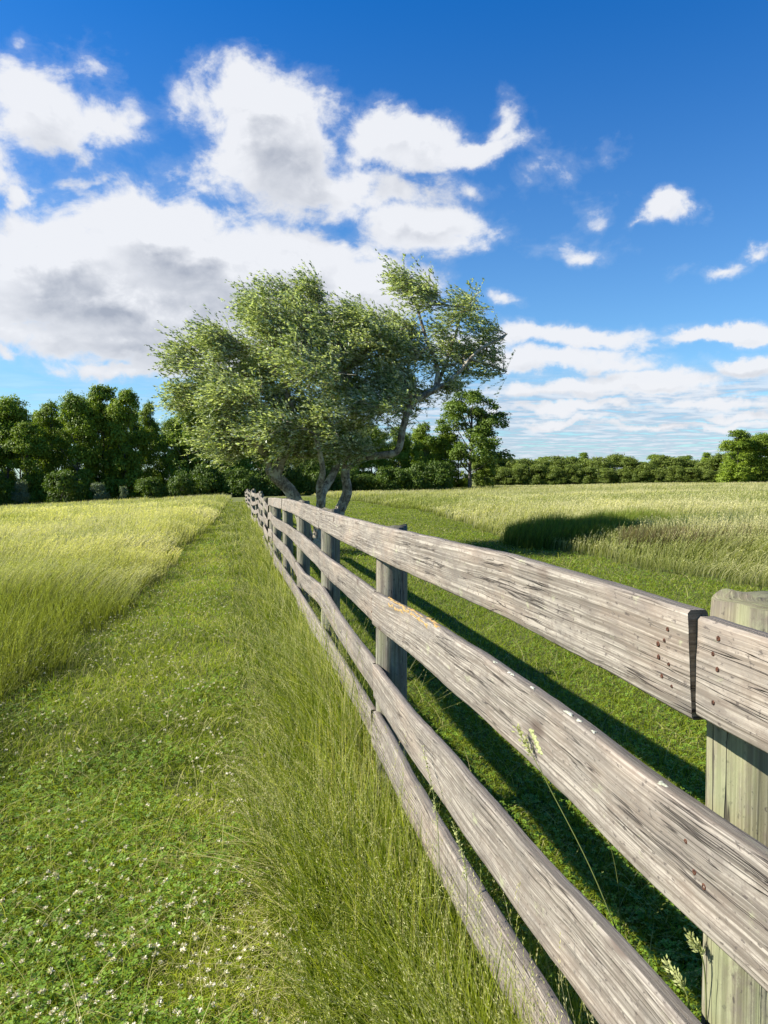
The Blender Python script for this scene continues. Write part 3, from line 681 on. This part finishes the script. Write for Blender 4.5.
# ------------------------------------------------------------------ cocksfoot stalks standing up beside the fence
def stalk(pts, heads, label, rr=.0012):
    o = empty('grass_stalk', tuple(pts[0])); tag(o, label, 'grass stalk', 'flowering cocksfoot stalks beside the near boards')
    base = np.array(pts[0]); sp = spline(pts, 8) - base; acc = Acc(); tube(acc, sp, np.linspace(rr * 1.3, rr * .6, len(sp)), 5, (.17, .20, .06, 1)); acc.build('stem', M_BLADE, o, True)
    for (t0, t1, r0) in heads:
        n = 150; t = rng.uniform(t0, t1, n); idx = t * (len(sp) - 1); i0 = np.clip(idx.astype(int), 0, len(sp) - 2); fr = (idx - i0)[:, None]
        c = sp[i0] * (1 - fr) + sp[i0 + 1] * fr; ax_ = sp[i0 + 1] - sp[i0]; ax_ /= np.linalg.norm(ax_, axis=1, keepdims=True)
        of = rng.normal(size=(n, 3)); of /= np.linalg.norm(of, axis=1, keepdims=True); env = r0 * (.45 + .55 * np.abs(np.sin((t - t0) / (t1 - t0) * math.pi * 2.5 + .6)))
        p = c + of * (env * rng.uniform(.1, 1, n))[:, None]; dv = ax_ * .8 + of * .7; dv /= np.linalg.norm(dv, axis=1, keepdims=True)
        V, F, C = spray(p[:, 0], p[:, 1], p[:, 2], rng.uniform(.006, .010, n), rng.uniform(.0022, .0036, n), dv, colmix((.26, .29, .10), (.42, .42, .18), rng.random(n)))
        np_mesh('seed_head', V, F.ravel(), np.full(len(F), 4), M_FLOWER, o, C)
    return o
stalk([(.74, 1.05, 0), (.69, .98, .45), (.655, .93, .80), (.640, .95, .862)], [(.80, 1.0, .010)], 'seeding grass stalk rising against the near post with its head on the green-stained wood')
stalk([(.64, 1.15, 0), (.67, 1.05, .40), (.655, .965, .72), (.65, 1.03, .775)], [(.80, .98, .011)], 'seeding grass stalk bending sideways low in front of the near post')
stalk([(.50, 1.9, 0), (.535, 1.95, .35), (.555, 2.05, .55), (.575, 2.30, .66)], [(.62, 1.0, .011)], 'seeding grass stalk lying in the gap between third and bottom boards')
stalk([(.46, 1.7, 0), (.53, 1.72, .30), (.57, 1.80, .48), (.575, 1.95, .57)], [(.68, 1.0, .010)], 'shorter seeding grass stalk pressed against the face of the bottom board')
stalk([(.98, 1.75, 0), (1.0, 1.80, .40), (.96, 1.83, .62)], [(.90, 1.0, .008)], 'lone thin seeding grass stalk in the shade behind the second board')
stalk([(.72, 1.02, 0), (.70, 1.10, .5), (.645, 1.21, .76), (.600, 1.36, .915), (.574, 1.47, 1.0)], [(.88, 1.0, .013)], 'tall seeding grass stalk reaching up through the gap to a tuft on the second board')

# ------------------------------------------------------------------ bark
def bark_mat(name, c1, c2, lich):
    m, t, out = mat_new(name); tc = t.node('ShaderNodeTexCoord'); p = tc.outputs['Object']
    n = t.noise(t.vm('MULTIPLY', p, (1, 1, .35)), 22, 6, .65); l = t.noise(p, 5.5, 5, .7)
    c = t.mix(t.ramp(n, .38, .62), c1, c2); c = t.mix(t.m('MULTIPLY', t.ramp(l, .48, .60), .8), c, lich)
    b = t.node('ShaderNodeBsdfPrincipled'); t.put(b.inputs['Base Color'], c); b.inputs['Roughness'].default_value = .95; b.inputs['Specular IOR Level'].default_value = .1
    bu = t.node('ShaderNodeBump'); bu.inputs['Strength'].default_value = .9; bu.inputs['Distance'].default_value = .03; t.put(bu.inputs['Height'], n); t.l.new(bu.outputs[0], b.inputs['Normal'])
    t.l.new(b.outputs[0], out.inputs[0]); return m
M_BARK = bark_mat('lichened_bark', rgb(.12, .095, .07), rgb(.33, .28, .21), rgb(.52, .48, .36))
M_BARK2 = bark_mat('woodland_bark', rgb(.05, .042, .033), rgb(.13, .115, .095), rgb(.20, .19, .15))
M_TREELEAF = leafy('fruit_tree_leaf', .34, .42, rgb(.58, .62, .45), .4)

# ------------------------------------------------------------------ the wind-blown tree beside the fence
TY = 17.0; TO = np.array([2.0, TY, Hs(2.0, TY)])
tree = empty('fruit_tree', tuple(TO)); tag(tree, 'wind-blown broad-crowned tree with three leaning trunks right beside the fence', 'tree')
def S(px, py, dy=0.0):
    """crown positions, metres: measured on the plane through the trunks, then set back or forward by dy"""
    x_ = -1.57 + (px - 165) * .0233; z_ = 4.22 - (py - 355) * .0233 ; return np.array([x_, TY + dy, z_])
tr = Acc()
def limb(P_, r0, r1, k=10, n=6, wob=.06):
    sp = spline(P_, n); rad = np.linspace(r0, r1, len(sp)); tube(tr, sp - TO, rad, k, (1, 1, 1, 1), wob=wob); return sp
nodes = []
def keep(sp, r0, r1):
    for i, p in enumerate(sp): nodes.append((p, r0 + (r1 - r0) * i / len(sp)))
T1 = limb([S(300, 545, .3), S(292, 505, .3), S(281, 483, .2), S(266, 468, .1), S(262, 460, 0)], .16, .14); 
T1b = limb([S(267, 469, .1), S(274, 450, 0), S(285, 430, -.2), S(278, 390, -.3), S(262, 350, -.2)], .12, .04); keep(T1b[4:], .12, .04)
T1c = limb([S(268, 469, .1), S(258, 450, 0), S(245, 432, -.3), S(225, 405, -.4), S(208, 370, -.2)], .12, .03); keep(T1c, .11, .05)
T2 = limb([S(305, 540, -.2), S(309, 503, -.2), S(313, 484, 0), S(324, 468, .3), S(330, 450, .5), S(322, 415, .9)], .12, .07); keep(T2[14:], .1, .07)
T2b = limb([S(310, 500, -.2), S(307, 480, -.5), S(309, 462, -.8), S(300, 430, -1.2)], .09, .05); keep(T2b[8:], .08, .05)
T3 = limb([S(326, 540, .6), S(332, 507, .6), S(340, 485, .5), S(338, 462, .4), S(345, 425, .2), S(340, 385, 0), S(330, 350, 0), S(318, 315, .1)], .15, .04); keep(T3[18:], .12, .04)
T4 = limb([S(338, 460, .4), S(352, 450, .3), S(370, 448, .1), S(388, 443, 0), S(393, 420, -.1), S(402, 396, -.1), S(425, 382, -.2)], .10, .07); keep(T4[8:], .1, .07)
T5 = limb([S(425, 382, -.2), S(427, 360, -.2), S(418, 335, -.1), S(408, 300, 0)], .06, .03); keep(T5, .06, .03)
T6 = limb([S(402, 396, -.1), S(440, 372, -.4), S(465, 345, -.5), S(492, 330, -.5)], .06, .025); keep(T6, .05, .025)
T7 = limb([S(425, 382, -.2), S(440, 355, .2), S(455, 320, .5), S(462, 295, .6)], .05, .025); keep(T7, .05, .025)
LOBES = [ # px, py, depth offset, rx, rz, ry(depth), sprig count factor
 (292,308,0,52,34,1.2,1),(263,314,-.5,40,34,1.1,1),(330,320,.4,42,34,1.2,1),(232,350,-.4,42,32,1.1,1),(192,360,0,26,18,.7,.55),(214,385,.4,32,30,1.0,.9),
 (235,400,-.9,42,34,1.2,1),(225,432,-.3,36,22,.9,.8),(270,425,-1.2,44,32,1.1,1),(300,370,-1.5,55,42,1.1,1.1),(345,370,1.4,55,45,1.2,1),(265,360,1.5,50,45,1.2,.9),
 (320,425,-.9,45,28,1.0,1),(370,405,-.9,38,36,1.1,1),(375,350,-.3,38,38,1.2,1),(410,400,.5,30,30,.9,.7),(350,430,.9,45,22,1.0,.8),(395,365,.8,32,36,1.0,.8),
 (415,285,0,22,20,.6,.55),(440,300,-.3,34,24,.9,.75),(470,305,.3,30,24,.8,.65),(450,335,.2,40,30,1.0,.55),(490,330,-.2,24,24,.7,.5),(500,362,-.2,16,22,.5,.45),(462,362,0,38,24,.8,.6),(440,385,.1,30,18,.7,.5),(480,350,.3,26,22,.7,.5),(425,340,.3,30,36,.9,.75),
 (290,340,.3,50,38,1.3,1.1),(330,345,-.6,45,36,1.2,1.1),(300,400,.2,60,34,1.3,1.1),(360,380,.2,40,36,1.2,1),(255,380,.2,50,36,1.2,1),(285,445,.8,60,20,1.0,.9),(222,452,0,30,14,.8,.5),(340,440,-.6,42,18,.9,.8),(390,385,-.6,30,30,.9,.9),(224,340,.5,26,20,.8,.6),(360,320,0,30,28,.9,.8),
 (398,330,.1,24,26,.9,.7),(405,350,-.3,26,26,.9,.7),(402,270,0,9,9,.3,.16),(256,302,.3,22,20,.8,.4),(310,285,.3,26,14,.8,.45),(184,395,.2,18,22,.7,.35),(290,450,.2,60,12,1.0,.5)]
lv, lf, lc = [], [], []
tw = Acc(); pts_all = []
WIND = np.array([-.93, .10, .22])
for (px, py, dy, rx, rz, ry, fct) in LOBES:
    c = S(px, py, dy); R3 = np.array([rx * .0233, ry, rz * .0233])
    # limb from the nearest thick node to the lobe
    ds = [np.linalg.norm((nd[0] - c) * np.array([1, .7, 1])) + (1.2 if nd[0][2] > c[2] + .3 else 0) + (2.5 if (px < 385) != (nd[0][0] < S(392, 0)[0]) else 0) for nd in nodes]; j = int(np.argmin(ds)); p0, r0 = nodes[j]
    mid = (p0 + c) / 2 + rng.normal(0, .10, 3) + np.array([0, 0, .12]); r0 = min(r0 * .7, .055)
    sp = spline([p0, mid, c], 5); tube(tr, sp - TO, np.linspace(r0, .018, len(sp)), 7, (1, 1, 1, 1), wob=.05)
    nsub = max(3, int(14.5 * fct * (.62 if px > 400 else 1))); ns = max(9, int(26 * 1.0))
    for q in range(nsub):
        d = rng.normal(size=3); d /= np.linalg.norm(d); e = c + d * R3 * rng.uniform(.55, 1.0) + np.array([-.08, 0, .04])
        st = sp[rng.integers(4, len(sp))]; m_ = (st + e) / 2 + rng.normal(0, .07, 3)
        s2 = spline([st, m_, e], 4); tube(tr, s2 - TO, np.linspace(.014, .004, len(s2)), 4, (1, 1, 1, 1), cap=False)
        for z_ in range(ns):
            t = rng.uniform(.25, 1.0); b_ = s2[int(t * (len(s2) - 1))]; d2 = rng.normal(size=3) * .50 + WIND * 1.0 + (e - st) * .35; d2 /= np.linalg.norm(d2)
            pts_all.append((b_, d2, rng.uniform(.24, .62)))
B_ = np.array([p[0] for p in pts_all]); Dv = np.array([p[1] for p in pts_all]); Ls = np.array([p[2] for p in pts_all]); ntw = len(B_)
print('sprigs', ntw)
Bj = B_ + rng.normal(0, .07, B_.shape)
# each twig a thin three-point ribbon
E_ = Bj + Dv * Ls[:, None] + np.array([-.05, 0, -.02]); s = np.cross(Dv, rng.normal(size=Dv.shape)); s /= np.linalg.norm(s, axis=1, keepdims=True); s *= .0035
Vt = np.stack([Bj - s, Bj + s, E_ + s * .4, E_ - s * .4], 1).reshape(-1, 3) - TO
Ft = np.arange(len(Vt)).reshape(-1, 4)
for k_ in range(0, 1): tr.V.append(Vt); tr.F.extend((Ft + tr.n).ravel().tolist()); tr.S.extend([4] * len(Ft)); tr.C.append(np.ones((len(Vt), 4))); tr.U.append(np.zeros((len(Vt), 2))); tr.n += len(Vt)
tr.build('trunk', M_BARK, tree, True)
NL = 20
bi = np.repeat(np.arange(ntw), NL); t = rng.uniform(.05, 1.05, len(bi)); p = Bj[bi] + (E_ - Bj)[bi] * t[:, None] + rng.normal(0, .012, (len(bi), 3))
d = Dv[bi] * .7 + rng.normal(size=(len(bi), 3)) * .42 + WIND * .75; d /= np.linalg.norm(d, axis=1, keepdims=True)
up = np.array([-.10, -.05, .8]) + rng.normal(size=d.shape) * .55; s = np.cross(up, d); s /= np.linalg.norm(s, axis=1, keepdims=True); nrm = np.cross(d, s)
s[rng.random(len(bi)) < .16] *= -1; L = rng.uniform(.045, .092, len(bi))[:, None]; Wd = L * rng.uniform(.34, .46, len(bi))[:, None]
V = np.stack([p, p + d * L * .45 - s * Wd * .5 + nrm * L * .08, p + d * L, p + d * L * .45 + s * Wd * .5 + nrm * L * .08], 1) - TO
tc_ = rng.random(ntw)[bi] * .5 + rng.random(len(bi)) * .5; cl_ = colmix((.070, .118, .015), (.225, .275, .052), tc_ * 1.2 - .1)
C = np.ones((len(bi), 4, 4), np.float32); C[:, :, :3] = cl_[:, None]
F = np.arange(len(bi) * 4).reshape(-1, 4)
np_mesh('crown', V.reshape(-1, 3), F.ravel(), np.full(len(F), 4), M_TREELEAF, tree, C.reshape(-1, 4))
print('tree leaves', len(bi))

# ------------------------------------------------------------------ woodland trees
def crown_mesh(name, seed, spread=.25, n=15000, H0=18.0, W0=5.6, low=.10, airy=0.0, c1=(.080, .130, .009), c2=(.24, .31, .028), leaf=.36, lobes=44, twig=True):
    r = np.random.default_rng(seed); Vs = []; Cs = []; L_ = []
    for i in range(lobes):
        t = r.uniform(low, 1.0); w_ = math.sin(math.pi * min(1, (t * .88 + .10)) ** .9) ** .6 * W0
        a = r.uniform(0, TAU); q = r.uniform(spread, 1) ** .7 * w_ * .80; R0 = r.uniform(.20, .40) * W0 * (1 - .50 * airy)
        L_.append((math.cos(a) * q, math.sin(a) * q, min(t * H0, H0 - R0 * .75), R0))
    wt = np.array([l[3] ** 2 for l in L_]); pk = r.choice(lobes, n, p=wt / wt.sum()); Lm = np.array(L_)[pk]
    d = r.normal(size=(n, 3)); d /= np.linalg.norm(d, axis=1, keepdims=True); d[:, 2] = np.where(d[:, 2] < -.5, -d[:, 2], d[:, 2])
    bump = 1 + .28 * np.sin(d[:, 0] * 5 + Lm[:, 0] * 3) * np.sin(d[:, 1] * 6 + Lm[:, 2]) + .18 * np.sin(d[:, 2] * 9 + Lm[:, 1] * 5)
    rad = Lm[:, 3] * bump * r.uniform(.35, 1.08, n) ** .45
    p = Lm[:, :3] + d * rad[:, None] * np.array([1.12, 1.12, .9]) + r.normal(0, .10, (n, 3))
    nr = d * 1.0 + r.normal(size=(n, 3)) * .65 + np.array([0, 0, .45]); nr /= np.linalg.norm(nr, axis=1, keepdims=True)
    s = np.cross(nr, r.normal(size=(n, 3))); s /= np.linalg.norm(s, axis=1, keepdims=True); q = np.cross(nr, s)
    l = leaf * r.uniform(.6, 1.3, n)[:, None]
    V = np.stack([p - s * l * .6, p - q * l * .36, p + s * l * .6, p + q * l * .36 ], 1)
    lt = r.random(lobes)[pk]; t = lt * .55 + r.random(n) * .45; cl_ = colmix(c1, c2, t)
    C = np.ones((n, 4, 4), np.float32); C[:, :, :3] = cl_[:, None]
    return V.reshape(-1, 3), np.arange(n * 4).reshape(-1, 4), C.reshape(-1, 4), L_
def proto(kind, seed, **kw):
    H0 = kw.get('H0', 18.0)
    V, F, C, L_ = crown_mesh('c', seed, **kw)
    o = empty(kind); np_mesh('crown', V, F.ravel(), np.full(len(F), 4), M_FOREST, o, C)
    acc = Acc(); r = np.random.default_rng(seed + 500)
    sp = spline([(0, 0, -.5), (r.uniform(-.2, .2), 0, H0 * .25), (r.uniform(-.5, .5), r.uniform(-.4, .4), H0 * .55), (r.uniform(-.6, .6), 0, H0 * .85)], 4); rb = H0 * .016 + .03
    tube(acc, sp, np.linspace(rb, rb * .25, len(sp)), 7, (1, 1, 1, 1))
    for l in L_[:16]:
        b = sp[int(min(len(sp) - 2, max(2, l[2] / H0 * len(sp) * .75)))]; c = np.array(l[:3]); tube(acc, spline([b, (b + c) / 2 + np.array([0, 0, -.2]), c], 3), np.linspace(rb * .38, rb * .1, 7), 5, (1, 1, 1, 1))
    acc.build('trunk', M_BARK2, o, True); return o
def copy_thing(o, loc, rz, sc, label, group, cat):
    c = o.copy(); COL.objects.link(c); c.location = loc; c.rotation_euler = (0, 0, rz); c.scale = sc; tag(c, label, cat, group)
    for ch in o.children:
        k = ch.copy(); COL.objects.link(k); k.parent = c
    return c
PB = [proto('woodland_tree', s, n=26000, low=l, W0=w_) for s, l, w_ in ((11, .02, 5.4), (12, .03, 5.8), (13, .02, 5.0), (14, .06, 5.6))]
PA = [proto('woodland_tree', 23, n=24000, low=.30, W0=7.5, airy=1.1, spread=.30, lobes=64, leaf=.30, c2=(.15, .21, .035))]
PH = [proto('hedgerow_tree', s, n=13000, H0=9.0, W0=5.2, low=.06, lobes=34, leaf=.36, c1=(.080, .118, .014), c2=(.185, .225, .036)) for s in (31, 32, 33)]
PU = [proto('shrub', s, n=7000, H0=5.0, W0=4.2, low=.05, lobes=26, leaf=.32, c1=(.05, .09, .008), c2=(.11, .16, .02)) for s in (51, 52, 53)]
PS = [proto('shrub', s, n=5000, H0=3.6, W0=2.4, low=.15, lobes=16, leaf=.24, c1=(.10, .13, .06), c2=(.20, .24, .13)) for s in (41, 42)]
used = set()
def at(px, D):
    a = math.atan((px - 384) / F_PX) + YAW; return D * math.sin(a), D * math.cos(a)
def depth(x, y): return x * math.sin(YAW) + y * math.cos(YAW)
def put(protos, i, px, D, top, halfw, label, group, cat='tree', H0=18.0, W0=5.6, rz=None):
    o = protos[i % len(protos)]; x_, y_ = at(px, D); z_ = Hs(x_, y_) - .1; dp = depth(x_, y_)
    Ht = EYE + (478 - top) * dp / F_PX - z_; Wt = halfw * dp / F_PX; sc = (Wt / W0, Wt / W0, Ht / H0); rz = rng.uniform(0, TAU) if rz is None else rz
    if o.name not in used:
        used.add(o.name); o.location = (x_, y_, z_); o.rotation_euler = (0, 0, rz); o.scale = sc; tag(o, label, cat, group); return o
    return copy_thing(o, (x_, y_, z_), rz, sc, label, group, cat)
GL = 'trees of the wood beyond the left meadow'
FRONT = [(-130,118,392,34,0),(-75,120,400,30,1),(-30,122,395,32,2),(8,120,399,27,1),(28,116,424,24,0),(52,122,404,20,3),(78,118,396,24,1),(104,120,388,27,0),(126,118,392,24,2),(150,121,404,13,3),
         (188,116,391,25,2),(209,120,398,24,1),(234,118,402,25,0),(262,122,420,22,1),(290,126,418,20,3),(318,128,424,20,2),(345,130,422,20,0),(372,132,426,18,1),(398,134,428,16,2),(424,136,424,15,3),(446,138,432,14,1),(484,146,436,13,2)]
LB = ['broad dark green woodland tree half cut off by the left edge of the photo'] 
def wl(px, top):
    if px < -5: return 'woodland tree standing outside the left edge of the meadow view'
    return None
FL = {8: 'rounded broadleaf tree at the far left edge of the wood', 28: 'lower tree fronting the wood a little right of the left edge', 52: 'slender-crowned tree with bare grey stems showing in the left wood',
      78: 'broad tree left of the tallest crown of the left wood', 104: 'tallest round-headed tree of the left wood', 126: 'tree on the right shoulder of the tallest crown in the left wood', 150: 'narrow dark tree ending the left wood before the gap of sky',
      188: 'bright green tree right of the sky gap, behind the left tip of the fruit tree', 209: 'bright green tree behind the left skirt of the fruit tree', 234: 'bright green tree above the end of the mown path',
      262: 'dark tree directly behind the leaning left trunk', 290: 'dark tree behind the gap between the left and middle trunks', 318: 'dark tree behind the gap between the middle and right trunks', 345: 'dark tree just right of the right trunk',
      372: 'wood-edge tree seen under the long right limb of the fruit tree', 398: 'wood-edge tree left of the pair beneath the drooping crown', 424: 'green tree immediately left of the tall airy tree', 446: 'dark round tree at the foot of the tall airy tree', 484: 'last low tree of the wood, right of the tall airy tree'}
ORD = 'first second third fourth fifth sixth seventh eighth ninth tenth eleventh twelfth thirteenth fourteenth fifteenth sixteenth seventeenth eighteenth nineteenth twentieth twenty-first twenty-second twenty-third twenty-fourth twenty-fifth twenty-sixth twenty-seventh twenty-eighth twenty-ninth thirtieth thirty-first thirty-second thirty-third thirty-fourth'.split()
OFFS = iter(('farthest', 'middle', 'nearest'))
for i, (px, D, top, hw, q) in enumerate(FRONT):
    put(PB, q, px, D, top, hw, FL.get(px, '' ) or next(OFFS) + ' of the three broad wood-edge trees beyond the left edge', GL)
for i, px in enumerate(range(-150, 470, 19)):
    D = 130 + rng.uniform(0, 7) + max(0, px) * .03; top = np.interp(px, [-150, 0, 60, 100, 145, 165, 185, 260, 420, 470], [400, 408, 412, 398, 412, 428, 400, 420, 432, 444]) + rng.uniform(-2, 5)
    put(PB, i, px, D, top, 17, ORD[i] + ' tree from the left in the dark second row of the left wood', GL)
put(PA, 0, 470, 135, 393, 37, 'tall airy tree with light showing through its crown, right of the fruit tree', GL, rz=1.0)
# shrubs along the wood's foot
GS = 'shrubs at the foot of the left wood'
SL = ['grey-green', 'dark', 'pale']
for i, (px, D, top, hw) in enumerate([(-60,108,470,16),(-20,108,468,15),(22,108,482,9),(62,108,480,12),(98,108,484,10),(124,107,487,5),(150,108,482,10),(180,108,480,10),(208,110,478,12),(238,110,470,12),(262,112,474,12),(285,114,474,12),(312,116,474,12),(338,118,474,12),(362,120,474,12),(390,122,474,12),(415,124,474,12),(440,126,474,12)]):
    put(PS if px in (98, 124, 22) else PU, i, px, D, top + (0 if px in (98, 124, 22) else rng.uniform(-14, 2)), hw * (1 if px in (98, 124, 22) else 1.7), {22: 'grey-green shrub at the meadow edge near the left end of the wood', 98: 'wide grey-green shrub under the tallest crown of the left wood', 124: 'small pale shrub at the meadow edge just right of the wide grey-green one'}.get(px) or ORD[i] + ' dark leafy shrub from the left along the foot of the wood', GS, 'shrub', *((3.6, 2.4) if px in (98, 124, 22) else (5.0, 4.2)))
# hedgerow trees across the far side of the right meadow
GH = 'low trees along the far side of the right meadow'
k_ = 0
for px in np.arange(480, 800, 15.0):
    top = 458 + 2.5 * math.sin(px * .11) + rng.uniform(-2, 2.5)
    put(PH, k_, px, 215 + rng.uniform(-6, 6), top, rng.uniform(13, 17), ORD[k_] + ' olive-green tree from the left in the far line beyond the right meadow', GH, 'tree', 9.0, 5.2); k_ += 1
for px in np.arange(487, 760, 17.0):
    put(PH, k_, px, 208, 467 + rng.uniform(-2, 3), rng.uniform(10, 13), ORD[k_ - 22] + ' low olive-green tree from the left in front of the far line', GH, 'tree', 9.0, 5.2); k_ += 1
GF = 'distant trees topping the far line'
for px, top, hw in ((545, 457, 13), (583, 453, 10), (628, 458, 12), (655, 455, 14), (686, 456, 12), (706, 453, 10), (740, 452, 14)):
    put(PB, k_, px, 330, top, hw, ORD[[545,583,628,655,686,706,740].index(px)] + ' dark distant treetop from the left above the olive-green far line', GF); k_ += 1
GR = 'tall trees at the right edge'
for i, (px, D, top, hw, lab) in enumerate([(737,172,431,20,'tall dark round tree, left one at the right edge of the meadow'),(762,176,434,17,'tall dark round tree cut by the right edge of the photo'),(750,186,438,24,'dark tree standing behind the pair at the right edge'),(800,176,432,22,'dark tree just beyond the right edge of the photo'),(840,180,430,24,'dark tree further beyond the right edge of the photo')]):
    put(PB, [0, 1, 3, 2, 0][i], px, D, top, hw, lab, GR)
for o in PU + PB + PA + PH + PS:
    assert o.name in used, o.name
